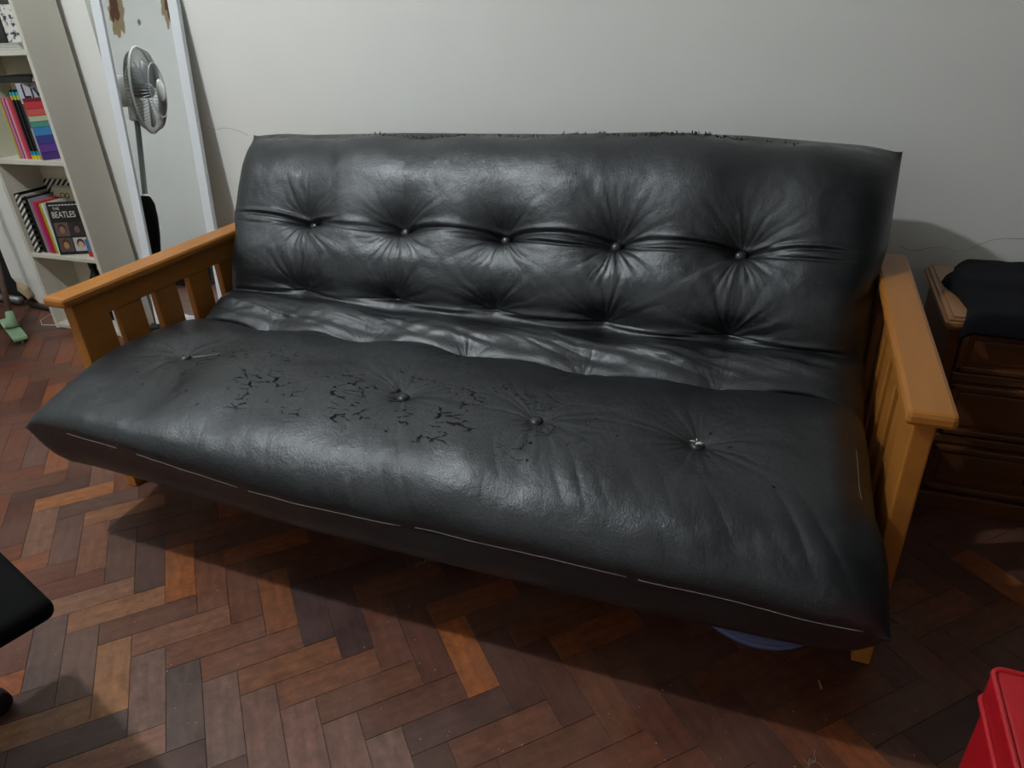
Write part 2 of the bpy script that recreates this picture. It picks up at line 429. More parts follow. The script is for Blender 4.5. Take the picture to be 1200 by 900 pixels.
# ------------------------------------------------------------------ futon frame
XI, AW, AH, AT, AL = .965, .0783, .6167, .028, .86
frame = thing('wooden_futon', 'honey coloured wooden futon base with slatted arms', 'futon', (0, .45, 0))
def fpart(o): return put(o, frame)
for sgn in (-1, 1):
    def bx(name, x0, x1, y0, y1, z0, z1, bev=.003):
        lo, hi = (min(sgn*x0, sgn*x1), y0, z0), (max(sgn*x0, sgn*x1), y1, z1)
        return fpart(box(name, lo, hi, M_wood_arm, None, bev, 2))
    bx('arm_cap', XI, XI+AW, -.006, AL, AH-AT, AH, .009)
    px0, px1 = XI+.022, XI+.054
    bx('arm_rail', px0, px1, .125, AL-.1, AH-AT-.062, AH-AT+.001)
    bx('post', px0-.002, px1+.002, .026, .128, 0, AH-AT+.001, .004)
    bx('post', px0-.002, px1+.002, AL-.11, AL-.015, 0, AH-AT+.001, .004)
    bx('side_rail', px0, px1, .12, AL-.1, .14, .20)
    y = .160
    while y < AL-.18:
        bx('slat', px0+.004, px1-.004, y, y+.083, .19, AH-AT-.055); y += .1355
fpart(box('front_rail', (-XI-.02, .05, .105), (XI+.02, .075, .165), M_wood_arm, None, .003))
fpart(box('back_rail', (-XI-.02, .76, .13), (XI+.02, .785, .19), M_wood_arm, None, .003))
for k in range(9):
    x = -.88+k*.22
    fpart(box('seat_slat', (x-.03, .06, .150), (x+.03, .775, .166), M_wood_arm, None, .002, 1))

# ------------------------------------------------------------------ futon mattress
def smoothstep(a, b, x):
    t = np.clip((x-a)/(b-a), 0, 1); return t*t*(3-2*t)
class Noise2:
    def __init__(self, seed): self.g = np.random.default_rng(seed).random((64, 64))
    def __call__(self, x, y):
        xi = np.floor(x).astype(int); yi = np.floor(y).astype(int); fx = x-xi; fy = y-yi
        fx = fx*fx*fx*(fx*(fx*6-15)+10); fy = fy*fy*fy*(fy*(fy*6-15)+10); g = self.g
        a = g[xi % 64, yi % 64]; b = g[(xi+1) % 64, yi % 64]; c = g[xi % 64, (yi+1) % 64]; d = g[(xi+1) % 64, (yi+1) % 64]
        return (a*(1-fx)+b*fx)*(1-fy)+(c*(1-fx)+d*fx)*fy-.5
def catmull(P, n):
    P = np.array(P, float); P = np.vstack([2*P[0]-P[1], P, 2*P[-1]-P[-2]]); out = []
    m = len(P)-3
    for i in range(m):
        p0, p1, p2, p3 = P[i:i+4]
        for t in np.linspace(0, 1, 24, endpoint=(i == m-1)):
            out.append(.5*((2*p1)+(-p0+p2)*t+(2*p0-5*p1+4*p2-p3)*t*t+(-p0+3*p1-3*p2+p3)*t**3))
    out = np.array(out); s = np.concatenate([[0], np.cumsum(np.linalg.norm(np.diff(out, axis=0), axis=1))])
    q = np.linspace(0, s[-1], n); return np.stack([np.interp(q, s, out[:, 0]), np.interp(q, s, out[:, 1])], 1), q
TOPP = [(-.219, .316), (-.222, .345), (-.207, .382), (-.172, .416), (-.125, .442), (-.065, .461), (.01, .471), (.09, .472), (.19, .467), (.28, .455), (.333, .436),
        (.360, .412), (.40, .430), (.445, .458), (.49, .462), (.520, .455), (.528, .478), (.538, .53), (.562, .59), (.60, .645),
        (.632, .695), (.665, .755), (.705, .815), (.755, .862), (.805, .884), (.86, .888)]
BOTP = [(-.219, .316), (-.217, .268), (-.192, .213), (-.132, .181), (-.045, .169), (.1, .168), (.3, .17), (.55, .18), (.70, .24), (.82, .38), (.91, .54),
        (.98, .68), (1.02, .77), (1.01, .83), (.96, .872), (.91, .886), (.86, .888)]
NV, NB = 560, 90
PT, ST = catmull(TOPP, NV); PB, SB = catmull(BOTP, NB)
def mid_curve(t):
    k = [0, .2, .45, .55, .8, 1]
    return np.stack([np.interp(t, k, [-.219, .0, .36, .60, .80, .86]), np.interp(t, k, [.316, .31, .30, .36, .68, .888])], 1)
MID_T = mid_curve(ST/ST[-1]); MID_B = mid_curve(SB/SB[-1])
xs = np.concatenate([-.97+.06*(1-np.cos(np.linspace(0, math.pi/2, 26))), np.linspace(-.905, .905, 760), (.97-.06*(1-np.cos(np.linspace(0, math.pi/2, 26))))[::-1]])
def row_s(target):                 # arc length where the top profile passes closest to (y, z)
    return ST[np.argmin(np.hypot(PT[:, 0]-target[0], PT[:, 1]-target[1]))]
S_FRONT, S_CREASE, S_LOW, S_BACK = row_s((.09, .472)), row_s((.360, .412)), row_s((.522, .46)), row_s((.617, .672))
BX = [-.655, -.33, -.008, .315, .638]
FRONT = [(-.69, -.015), (-.025, -.042), (.305, -.060), (.633, -.028)]
N1, N2, N3, N4 = Noise2(1), Noise2(2), Noise2(3), Noise2(4)
def xmap(X, z, y):
    """half width follows the frame: wider in front of the posts and above the arm caps"""
    w = 1+np.where(X > 0, .014, -.012)*smoothstep(.02, -.09, y)+smoothstep(.60, .68, z)*np.where(X > 0, .012, .022)
    return X*w
def top_sheet():
    X, S = np.meshgrid(xs, ST, indexing='ij')
    Y = np.broadcast_to(PT[:, 0], X.shape).copy(); Z = np.broadcast_to(PT[:, 1], X.shape).copy()
    T = np.gradient(PT, axis=0); T /= np.linalg.norm(T, axis=1)[:, None]
    NY = np.broadcast_to(-T[:, 1], X.shape); NZ = np.broadcast_to(T[:, 0], X.shape)
    d = np.zeros_like(X)
    # broad quilting swell between the button columns
    colw = np.cos((X-BX[2])/.326*2*math.pi)
    d += -.006*(colw*.5+.5)*smoothstep(.1, .25, S)
    r2 = np.random.default_rng(5)
    def dimple(bx, bs, D, D2, sig2, A, R, seed, stretch=1., up=1., down=1., freqs=(9, 15, 22, 31), hollow=0., hw=.075, hu=.055, hd=.014):
        nonlocal d
        rr = np.random.default_rng(seed)
        dx = X-bx; ds = (S-bs); r = np.hypot(dx*stretch, ds)+1e-6; th = np.arctan2(ds, dx)
        side = np.where(ds > 0, up, down)
        d -= D*np.exp(-(r/.022)**1.2)+D2*side*np.exp(-(r/sig2))
        d -= hollow*np.exp(-(np.abs(dx)/hw)**1.7)*np.where(ds > 0, np.exp(-(np.abs(ds)/hu)**1.25), np.exp(-np.abs(ds)/hd))
        warp = 1.1*N1(th*2.2+seed*3.1, r*16+seed)+.5*N2(X*22+seed, S*22)
        w = np.zeros_like(X)
        for n in freqs:
            ph = rr.uniform(0, 6.28); am = rr.uniform(.5, 1.)*(12./(n+5))
            w += am*(np.abs(np.sin((n*th+ph)*.5+warp*1.5))-.6)
        lobe = .55+.9*(N3(th*1.6+seed*7, 0*th+seed)+.5)
        d += side*A*lobe*w*(r/R)*np.exp(1-r/R)*.6*smoothstep(0, .02, r)
    def folds(bs, amp, n, seed, xr=(-.93, .93), spread=.016, width=.0055):
        nonlocal d
        rr = np.random.default_rng(seed)
        for k in range(n):
            off = rr.uniform(-spread, spread); ph = rr.uniform(0, 40)
            c = bs+off*(1-np.exp(-np.abs(((X-BX[0]+.163) % .326)-.163)/.06))+.010*N1(X*7+ph, 0*X+ph)
            a = amp*np.clip(.35+1.6*N2(X*5+ph, 0*X+k), 0, 1)*smoothstep(xr[0], xr[0]+.12, X)*(1-smoothstep(xr[1]-.12, xr[1], X))
            wd = width*rr.uniform(.7, 1.5)
            d -= a*np.exp(-((S-c)/wd)**2)
            d += .55*a*np.exp(-((S-c-1.8*wd)/(1.4*wd))**2)
    # upper back row
    for k, bx in enumerate(BX):
        dimple(bx, S_BACK, .012, .016, .050, .0046, .040, 121+k, .8, 1.1, .9, hollow=.034)
    folds(S_BACK, .0055, 6, 51, spread=.020, width=.005)
    # lower back row, tucked in the fold: long pleats fanning upward
    for k, bx in enumerate(BX):
        dimple(bx, S_LOW+.012, .006, .010, .045, .0050, .042, 40+k, .9, 1.2, .1, hollow=.030, hw=.085, hu=.045, hd=.006)
    folds(S_LOW+.004, .007, 3, 57, spread=.008)
    # deep scalloped crease at the back of the seat
    sc = np.abs(np.cos((X-BX[2])/.326*math.pi))
    cline = S_CREASE+.008-.018*sc**2.2+.012*N2(X*6+3, 0*X)
    d -= .023*np.exp(-((S-cline)/.008)**2)
    d += .004*np.exp(-((S-cline-.030)/.022)**2)
    d += .004*np.exp(-((S-cline+.03)/.02)**2)
    for k, bx in enumerate(BX):
        dimple(bx, S_CREASE-.008, .012, .014, .045, .0030, .042, 60+k, .8, .45, 1.1)
    # wrinkles of the lumbar roll
    roll = np.exp(-((S-(S_CREASE+S_LOW)/2)/.05)**2)
    d += roll*(.008*N1(X*9+5*S*8, S*20)+.004*N2(X*22-S*30, S*36+X*8)+.006*(np.abs(N3(X*12+S*34, S*20))-.2))
    # front row
    for bx, so in FRONT:
        dimple(bx, S_FRONT+so, .010, .013, .060, .0024, .055, int(80+bx*10), .9, 1., 1.)
    d += (.004*smoothstep(.08, .2, S))*N1(X*3.2, S*4+1)
    # sag and slack across the whole sheet
    d += .016*N4(X*2.1+.4, S*3.1)+.007*N2(X*6, S*6.5)+.0032*N3(X*13, S*13)+.0010*N1(X*34, S*30)
    # drape lines running down the front roll
    fr = np.exp(-((S-.15)/.10)**2)
    d += fr*(.0045*N2(X*13+S*7, S*3)+.003*(np.abs(N3(X*24+S*12, S*4))-.25))
    # puckered top hem
    d += .004*smoothstep(ST[-1]-.06, ST[-1]-.01, S)*N2(X*45, S*5)
    return X, S, Y+NY*d, Z+NZ*d
def g_end(X):
    e = np.clip((np.abs(X)-.86)/(.97-.86), 0, 1); return (1-e**2.4)**(1/2.4)
def seam_z(X):      # the front seam hangs lower to the right, and the top hem undulates
    return np.interp(X, [-.97, -.8, -.6, -.26, .0, .4, .97], [.045, .055, .045, .006, -.004, .0, .0])
def top_z(X):
    return np.interp(X, [-.97, -.78, -.43, .07, .36, .6, .87, .97], [-.004, -.008, .004, .008, .018, .012, -.008, -.014])
X, S, YT, ZT = top_sheet()
G = g_end(X)
YT = MID_T[:, 0]*(1-G)+YT*G
ZT = MID_T[:, 1]*(1-G)+ZT*G
wf = np.exp(-(S/.11)**2); wt = smoothstep(ST[-1]-.35, ST[-1], S)
ZT = ZT+seam_z(X)*wf+top_z(X)*wt
XT = xmap(X, ZT, YT)
Xb, Sb = np.meshgrid(xs, SB, indexing='ij'); Gb = g_end(Xb)
YB_ = MID_B[:, 0]*(1-Gb)+PB[:, 0]*Gb+0*Xb; ZB_ = MID_B[:, 1]*(1-Gb)+PB[:, 1]*Gb+0*Xb
ZB_ = ZB_+seam_z(Xb)*np.exp(-(Sb/.11)**2)*np.clip(1-Sb/.3, 0, 1)+top_z(Xb)*smoothstep(SB[-1]-.35, SB[-1], Sb)
ZB_ = ZB_+Gb*(.012+.034*smoothstep(-.05, -.85, Xb)+.02*smoothstep(.5, .95, Xb))*smoothstep(.05, -.12, YB_)*smoothstep(.0, .16, Sb)
ZB_ = np.maximum(ZB_, .1675); XB_ = xmap(Xb, ZB_, YB_)
nx = len(xs); ring = NV+NB-2
def vid(i, k): return i*ring+(k % ring)
verts = np.zeros((nx, ring, 3))
verts[:, :NV, 0] = XT; verts[:, :NV, 1] = YT; verts[:, :NV, 2] = ZT
verts[:, NV:, 0] = XB_[:, ::-1][:, 1:-1]; verts[:, NV:, 1] = YB_[:, ::-1][:, 1:-1]; verts[:, NV:, 2] = ZB_[:, ::-1][:, 1:-1]
ii, kk = np.meshgrid(np.arange(nx-1), np.arange(ring), indexing='ij')
quads = np.stack([ii*ring+kk, ii*ring+(kk+1) % ring, (ii+1)*ring+(kk+1) % ring, (ii+1)*ring+kk], -1).reshape(-1, 4)[:, ::-1]
me = bpy.data.meshes.new('cover')
me.vertices.add(nx*ring); me.vertices.foreach_set('co', verts.reshape(-1))
me.loops.add(quads.size); me.loops.foreach_set('vertex_index', quads.reshape(-1).astype(np.int32))
me.polygons.add(len(quads)); me.polygons.foreach_set('loop_start', np.arange(0, quads.size, 4, dtype=np.int32))
me.polygons.foreach_set('loop_total', np.full(len(quads), 4, dtype=np.int32))
me.update(calc_edges=True); me.validate()
me.polygons.foreach_set('use_smooth', np.ones(len(me.polygons), bool))
uvv = np.zeros((nx, ring, 2)); uvv[:, :, 0] = xs[:, None]; uvv[:, :NV, 1] = ST; uvv[:, NV:, 1] = -.05-SB[1:-1]
li = np.empty(len(me.loops), np.int32); me.loops.foreach_get('vertex_index', li)
uvl = me.uv_layers.new(name='sheet'); uvl.data.foreach_set('uv', uvv.reshape(-1, 2)[li].reshape(-1))
me.materials.append(M_leather)
mattress = thing('futon_mattress', 'worn black leatherette futon mattress, button tufted and folded into a sofa', 'mattress', (0, .3, .1675))
cover = bpy.data.objects.new('cover', me); C.objects.link(cover); put(cover, mattress)
def on_top(x, s):
    i = int(np.argmin(np.abs(xs-x))); k = int(np.argmin(np.abs(ST-s)))
    p = verts[i, k]; du = verts[min(i+4, nx-1), k]-verts[max(i-4, 0), k]; dv = verts[i, min(k+4, NV-1)]-verts[i, max(k-4, 0)]
    n = np.cross(du, dv); n /= np.linalg.norm(n); return p, n
bprof = [(.002, -.008), (.0135, -.006), (.015, -.001), (.0142, .003), (.0108, .006), (.005, .0078), (.001, .0082)]
bspots = [(x, S_BACK, 0) for x in BX]+[(x, S_FRONT+so, 1) for x, so in FRONT]+[(x, S_CREASE-.012, 1) for x in BX]
for x, s, f in bspots:
    p, n = on_top(x, s)
    n_ = np.array([0, -.80, .60]) if f == 0 else np.array([0, -.1, .99])
    q = Vector(n_).to_track_quat('Z', 'Y').to_matrix().to_4x4()
    Mx = Matrix.Translation(Vector(p+n_*(.017 if f == 0 else .006))) @ q
    put(lathe('button', bprof, M_button, None, 20, Mx), mattress)
# broken seam thread along the front roll
for x0, x1 in ((-.80, -.64), (-.58, -.30), (-.27, .10), (.13, .55), (.57, .93)):
    pts = []
    for x in np.linspace(x0, x1, 24):
        p, n = on_top(x, .010); pts.append(p+n*.0008)
    put(tube('seam_thread', pts, .0005, M_thread, None, 5), mattress)
pts = [on_top(.925, s)[0]+np.array([0, 0, .001]) for s in np.linspace(.28, .44, 16)]
put(tube('seam_thread', pts, .0004, M_hair, None, 5), mattress)
# flaking skin along the top hem: tiny curled chips
fr = random.Random(3); V = []; F = []
for k in range(420):
    c = fr.choice([-.42, -.2, .1, .37, .42, .5]); x = fr.gauss(c, .12)
    if abs(x) > .9: continue
    p, n = on_top(x, ST[-1]-abs(fr.gauss(.0, .012))); o = len(V)
    L_ = fr.uniform(.003, .009); a = fr.uniform(0, 6.28); t = np.array([math.cos(a), math.sin(a)*.5, fr.uniform(.1, .9)])*L_
    w = np.array([-math.sin(a), math.cos(a)*.5, fr.uniform(-.3, .3)])*L_*.6
    V += [p-w*.5, p+w*.5, p+t+w*.3, p+t-w*.2+np.array([0, 0, L_*.3])]; F += [(o, o+1, o+2, o+3)]
fl = meshobj('flaking_skin', V, F, M_black, None); put(fl, mattress); fl['kind'] = 'stuff'

# ------------------------------------------------------------------ bookcase
SX0, SX1, SY0, SY1, SH = -2.386, -1.964, .88, 1.060, 1.98
case = thing('bookcase', 'narrow white laminate bookcase beside the leaning mirror', 'bookcase', ((SX0+SX1)/2, SY0, 0))
def cpart(n, lo, hi, mat=M_white_lam, bev=.0012): return put(box(n, lo, hi, mat, None, bev, 1), case)
cpart('side_panel', (SX0, SY0, 0), (SX0+.018, SY1, SH)); cpart('side_panel', (SX1-.018, SY0, 0), (SX1, SY1, SH))
cpart('back_panel', (SX0+.018, SY1-.006, .01), (SX1-.018, SY1-.001, SH-.01), M_hardboard, 0)
BOARDS = [.004, .342, .745, 1.148, 1.56]
for z in BOARDS: cpart('shelf_board', (SX0+.018, SY0+.001, z), (SX1-.018, SY1-.006, z+.019))
cpart('top_board', (SX0+.018, SY0, SH-.02), (SX1-.018, SY1-.006, SH))
Z1, Z2, Z3, Z4 = [z+.0195 for z in BOARDS[:4]]

def flat(name, rgb, rough=.45): return material(name, lin(*rgb), rough, .4)
M_pages = flat('paper_pages', (226, 222, 208), .8)
def stripes_material(name, cols, axis='Z', lo=0., hi=1., rot=0., wave=None):
    m = bpy.data.materials.new(name); m.use_nodes = True; nt = m.node_tree; b = nt.nodes['Principled BSDF']
    tc = nt.nodes.new('ShaderNodeTexCoord'); b.inputs['Roughness'].default_value = .45
    sp = nt.nodes.new('ShaderNodeSeparateXYZ')
    cr = nt.nodes.new('ShaderNodeValToRGB'); cr.color_ramp.interpolation = 'CONSTANT'
    if wave:
        mp = nt.nodes.new('ShaderNodeMapping'); mp.inputs['Rotation'].default_value = rot
        nt.links.new(tc.outputs['Object'], mp.inputs[0]); nt.links.new(mp.outputs[0], sp.inputs[0])
        mm = nt.nodes.new('ShaderNodeMath'); mm.operation = 'MULTIPLY'; mm.inputs[1].default_value = wave
        nt.links.new(sp.outputs[axis], mm.inputs[0])
        fr_ = nt.nodes.new('ShaderNodeMath'); fr_.operation = 'FRACT'; nt.links.new(mm.outputs[0], fr_.inputs[0]); src = fr_.outputs[0]
    else:
        nt.links.new(tc.outputs['Generated'], sp.inputs[0]); src = sp.outputs[axis]
    nt.links.new(src, cr.inputs[0])
    e = cr.color_ramp.elements
    while len(e) < len(cols): e.new(.5)
    for k, (p, c) in enumerate(cols): e[k].position = p; e[k].color = lin(*c)
    nt.links.new(cr.outputs[0], b.inputs['Base Color']); return m

def book(name, label, cat, x, y, z, th, dep, h, mat, rotz=0., lean=0., group=None, pages=True):
    """stands on z with its spine facing -Y; local x = thickness"""
    t = thing(name, label, cat, (x, y, z), group, rotz)
    R = Matrix.Rotation(lean, 4, 'Y')
    bm = bmesh.new(); c = min(.0012, th*.2)
    add_box(bm, (0, 0, 0), (c, dep, h)); add_box(bm, (th-c, 0, 0), (th, dep, h)); add_box(bm, (0, 0, 0), (th, c, h))
    bmesh.ops.transform(bm, matrix=R, verts=list(bm.verts)); bmobj('cover', bm, mat, t)
    bm = bmesh.new(); add_box(bm, (c, c, .002), (th-c, dep-.002, h-.002)); bmesh.ops.transform(bm, matrix=R, verts=list(bm.verts))
    bmobj('pages', bm, M_pages, t)
    return t
before_books = set(bpy.data.objects)
# second shelf: row of thin magazines, then two magazines showing their covers
LEANX = .0
row = [('lime green', (178, 196, 60), .012), ('pink', (214, 92, 140), .010), ('pale lilac', (206, 170, 200), .008), ('magenta', (196, 48, 116), .010),
       ('white and pink', (228, 190, 200), .010), ('coral pink', (226, 84, 96), .011), ('hot pink', (216, 60, 92), .010), ('crimson', (190, 40, 62), .010)]
x = -2.135
for nm, rgb, th in row:
    book('magazine', f'thin {nm} spined magazine upright in the row on the bookcase shelf', 'magazine', x, .815, Z3, th-.0006, .14, .235-.004*random.random(), flat('spine_'+nm, rgb), group='magazines in the coloured row'); x += th
M_blackspine = stripes_material('black_spine', [(0, (240, 220, 40)), (.06, (20, 160, 190)), (.12, (14, 14, 16)), (.86, (200, 210, 60)), (.92, (60, 190, 200)), (.97, (14, 14, 16))], 'Z')
for k in range(5):
    book('magazine', 'black spined magazine with cyan and yellow tabs beside the pink ones', 'magazine', x, .812+.003*(k % 2), Z3, .0092, .14, .262, M_blackspine, group='black magazines in the row'); x += .0098
# cover magazine with masthead, partly hidden behind the rainbow one
M_mag = stripes_material('photo_cover', [(0, (150, 150, 140)), (.12, (178, 180, 176)), (.42, (96, 104, 116)), (.55, (120, 92, 78)), (.74, (196, 200, 208)), (.95, (190, 195, 205))], 'Z')
def cover_book(name, label, cat, p0, p1, z, h, th, mat, lean=0.):
    """thin upright book whose front cover runs from p0 (near) to p1 (far)"""
    dx, dy = p1[0]-p0[0], p1[1]-p0[1]; w = math.hypot(dx, dy); t = thing(name, label, cat, (p0[0], p0[1], z+th*math.sin(lean)+.0003), None, math.atan2(dy, dx))
    R = Matrix.Rotation(-lean, 4, 'X')
    bm = bmesh.new(); add_box(bm, (0, 0, 0), (w, .0008, h)); add_box(bm, (0, th-.0008, 0), (w, th, h)); add_box(bm, (0, 0, 0), (.0008, th, h))
    bmesh.ops.transform(bm, matrix=R, verts=list(bm.verts)); bmobj('cover', bm, mat, t)
    bm = bmesh.new(); add_box(bm, (.001, .001, .001), (w-.002, th-.001, h-.001)); bmesh.ops.transform(bm, matrix=R, verts=list(bm.verts)); bmobj('pages', bm, M_pages, t)
    return t, w, R
FACE = Matrix.Rotation(math.pi/2, 4, 'X')      # text upright facing local -Y
M_ink = flat('navy_ink', (22, 26, 58))
t, w, R = cover_book('magazine', 'magazine with a photo cover and big Living masthead, behind the rainbow striped one', 'magazine', (-1.998, .808), (-1.872, .945), Z3, .285, .011, M_mag)
text_mesh('masthead', 'Living', .074, M_ink, Matrix.Translation((.012, -.0008, .232)) @ FACE, t, squeeze=.78)
M_rainbow = stripes_material('rainbow_cover', [(0, (70, 44, 110)), (.13, (92, 56, 138)), (.27, (58, 66, 140)), (.40, (62, 132, 186)), (.54, (74, 150, 130)), (.63, (186, 196, 160)), (.72, (206, 92, 82)), (.83, (190, 54, 62)), (.95, (120, 34, 44))], 'Z')
t, w, R = cover_book('magazine', 'rainbow striped magazine leaning at the end of the row', 'magazine', (-1.972, .797), (-1.872, .905), Z3, .232, .006, M_rainbow)
M_bandline = flat('band_line', (40, 30, 60))
bm = bmesh.new()
for f in (.13, .27, .40, .54, .63, .72, .83, .95): add_box(bm, (.004, -.0007, .232*f-.0006), (w-.002, .0001, .232*f+.0006))
bmobj('band_lines', bm, M_bandline, t)
# dark book lying on top of the row at the back
o = thing('book', 'dark red and black book lying flat across the tops of the magazines', 'book', (-2.03, .86, Z3+.2875))
box('cover', (-.13, -.035, .0185), (.11, .09, .0215), M_black, o); box('cover', (-.13, -.035, 0), (.11, .09, .003), flat('dark_red_cover', (96, 20, 30)), o); box('spine', (-.13, -.038, 0), (.11, -.035, .0215), M_black, o); box('pages', (-.128, -.033, .003), (.108, .088, .0185), M_pages, o)

# third shelf
M_stripe = stripes_material('black_white_stripes', [(0, (18, 18, 18)), (.52, (222, 220, 206))], 'Z', rot=(0, math.radians(38), 0), wave=52.)
o = thing('magazine_file', 'black and white diagonally striped magazine file on the bookcase shelf', 'magazine file', (-2.230, .80, Z2))
box('side_panel', (0, .0, 0), (.003, .155, .262), M_stripe, o); box('front_panel', (0, 0, 0), (.036, .003, .255), M_stripe, o)
box('back_panel', (0, .150, 0), (.165, .155, .290), M_stripe, o); box('base_panel', (0, 0, 0), (.036, .155, .003), M_stripe, o)
o = thing('folder', 'cream card folder with two drawn rings, upright behind the coloured books', 'folder', (-2.16, .925, Z2))
box('front_panel', (0, 0, 0), (.135, .003, .262), flat('cream_card', (196, 188, 160)), o); box('back_panel', (0, .008, 0), (.135, .011, .268), flat('cream_card', (186, 178, 150)), o)
for k in (0, 1):
    V, F = tube_data([(.055+.028*k+.012*math.cos(a), -.0005, .228+.010*math.sin(a)) for a in np.linspace(0, 6.283, 21)[:-1]], .0016, 5, True)
    meshobj('drawn_ring', V, F, M_black, o)
x = -2.187
for nm, rgb, th, h in (('black', (20, 20, 22), .020, .245), ('grey', (150, 142, 146), .012, .235), ('dusty pink', (196, 104, 132), .012, .222), ('magenta', (190, 30, 120), .016, .222),
                       ('red', (204, 28, 40), .012, .220), ('orange', (222, 110, 50), .005, .212), ('lime yellow', (190, 196, 40), .013, .218), ('white', (226, 228, 230), .016, .218)):
    book('book', f'{nm} spined book upright between striped file and black portrait book', 'book', x, .812, Z2, th-.0008, .11, h, flat('book_'+nm, rgb), lean=-.02, group=None); x += th
# black book with four portraits on its cover
t, w, R = cover_book('book', 'black book with white title and four portraits leaning on the shelf', 'book', (-2.070, .797), (-1.940, .852), Z2, .222, .012, M_black, lean=.10)
M_title = flat('title_white', (214, 208, 196))
text_mesh('title', 'THE', .016, M_title, R @ Matrix.Translation((.022, -.0008, .190)) @ FACE, t)
text_mesh('title', 'BEATLES', .036, M_title, R @ Matrix.Translation((.012, -.0008, .158)) @ FACE, t, squeeze=.74)
bm = bmesh.new()
for k in range(9): add_box(bm, (.010+k*.0136, -.0008, .208), (.020+k*.0136, 0, .212), 0, 1, None)
bmesh.ops.transform(bm, matrix=R, verts=list(bm.verts)); bmobj('top_line', bm, M_title, t)
def portrait_mat(name, bg, skin, hair):
    m = material(name, lin(*bg), .5, var=.25, var_scale=40); return m, flat(name+'_skin', skin), flat(name+'_hair', hair)
for k, (bg, skin, hair) in enumerate((((92, 76, 66), (140, 104, 86), (60, 40, 34)), ((40, 34, 36), (112, 84, 74), (34, 26, 26)), ((84, 72, 64), (170, 124, 84), (70, 44, 30)), ((178, 176, 172), (196, 160, 136), (60, 46, 40)))):
    cx, cz = .039+.063*(k % 2), .108-.066*(k//2)
    m0, m1, m2 = portrait_mat(f'portrait_{k}', bg, skin, hair)
    bm = bmesh.new(); add_box(bm, (cx-.029, -.0007, cz-.029), (cx+.029, 0, cz+.029)); bmesh.ops.transform(bm, matrix=R, verts=list(bm.verts)); pp = bmobj('portrait', bm, m0, t)
    for nm, mm, rx, rz, dz, yy in (('portrait_hair', m2, .017, .020, .004, -.0010), ('portrait_face', m1, .012, .015, -.002, -.0014)):
        V = [(cx, yy, cz+dz)]+[(cx+rx*math.cos(a), yy, cz+dz+rz*math.sin(a)) for a in np.linspace(0, 6.283, 19)[:-1]]
        V = [R @ Vector(v) for v in V]
        q = meshobj(nm, V, [(0, 1+i, 1+(i+1) % 18) for i in range(18)], mm, pp)
# small blue and red carton with a leaf sprig
o = thing('small_carton', 'small blue patterned carton with red foot at the shelf end', 'carton', (-1.897, .83, Z2))
box('carton_body', (-.020, -.016, .022), (.020, .016, .075), material('blue_print', lin(72, 104, 150), .5, var=.7, var_scale=60), o, .002)
box('carton_foot', (-.020, -.016, 0), (.020, .016, .022), flat('red_foot', (190, 28, 30)), o, .002)
box('sprig', (-.016, -.004, .075), (-.004, .004, .098), flat('leaf_green', (70, 110, 56)), o, .003)
# bottom shelf: bottle and jar
M_bottle = material('dark_bottle_glass', lin(26, 22, 20), .2)
o = thing('bottle', 'dark glass bottle with pale label standing in the bookcase bottom', 'bottle', (-2.035, .90, Z1))
lathe('bottle_glass', [(.012, 0), (.034, .002), (.036, .01), (.036, .17), (.033, .195), (.018, .225), (.0145, .24), (.0145, .296), (.012, .298)], M_bottle, o)
lathe('neck_foil', [(.0155, .25), (.0165, .255), (.0165, .300), (.006, .304)], M_black, o, 20)
lathe('label', [(.0362, .11), (.0366, .112), (.0366, .175), (.0362, .177)], flat('bottle_label', (206, 196, 180)), o)
lathe('label_band', [(.0368, .100), (.0370, .101), (.0370, .112), (.0368, .113)], flat('bottle_label_red', (170, 40, 34)), o)
o = thing('jar', 'beige lidded jar beside the dark bottle in the bookcase', 'jar', (-1.925, .89, Z1))
lathe('jar_body', [(.02, 0), (.040, .003), (.042, .02), (.042, .20), (.034, .225), (.03, .23)], flat('jar_beige', (172, 160, 140)), o)
lathe('lid', [(.035, .23), (.037, .232), (.037, .258), (.03, .262)], flat('jar_lid', (130, 112, 92)), o)
# top shelf in view
o = tag(box('storage_box', (-2.22, .805, Z4+.024), (-1.955, .93, Z4+.145), M_black, None, .003), 'black box on the folded papers of the bookcase shelf', 'box')
pr = material('speckled_print', lin(214, 214, 208), .6)
nt = pr.node_tree; vn = nt.nodes.new('ShaderNodeTexNoise'); vn.inputs['Scale'].default_value = 55; vn.inputs['Detail'].default_value = 3
cr = nt.nodes.new('ShaderNodeValToRGB'); cr.color_ramp.elements[0].position = .40; cr.color_ramp.elements[0].color = lin(50, 54, 62); cr.color_ramp.elements[1].position = .5; cr.color_ramp.elements[1].color = lin(220, 220, 214)
tc = nt.nodes.new('ShaderNodeTexCoord'); nt.links.new(tc.outputs['Object'], vn.inputs['Vector']); nt.links.new(vn.outputs['Fac'], cr.inputs[0]); nt.links.new(cr.outputs[0], nt.nodes['Principled BSDF'].inputs['Base Color'])
t, w, R = cover_book('book', 'white book with dark floral speckled cover beside the black box', 'book', (-1.946, .803), (-1.868, .88), Z4+.024, .125, .02, pr)
o = thing('paper_pile', 'grey white folded papers lying under the black box', 'papers', (-2.04, .80, Z4))
for k in range(3): box('sheet', (-.17+.01*k, -.006+.004*k, .008*k), (.165-.012*k, .13, .008*k+.0075), flat('paper_grey', (196-12*k, 200-12*k, 190-12*k), .8), o, .0015)
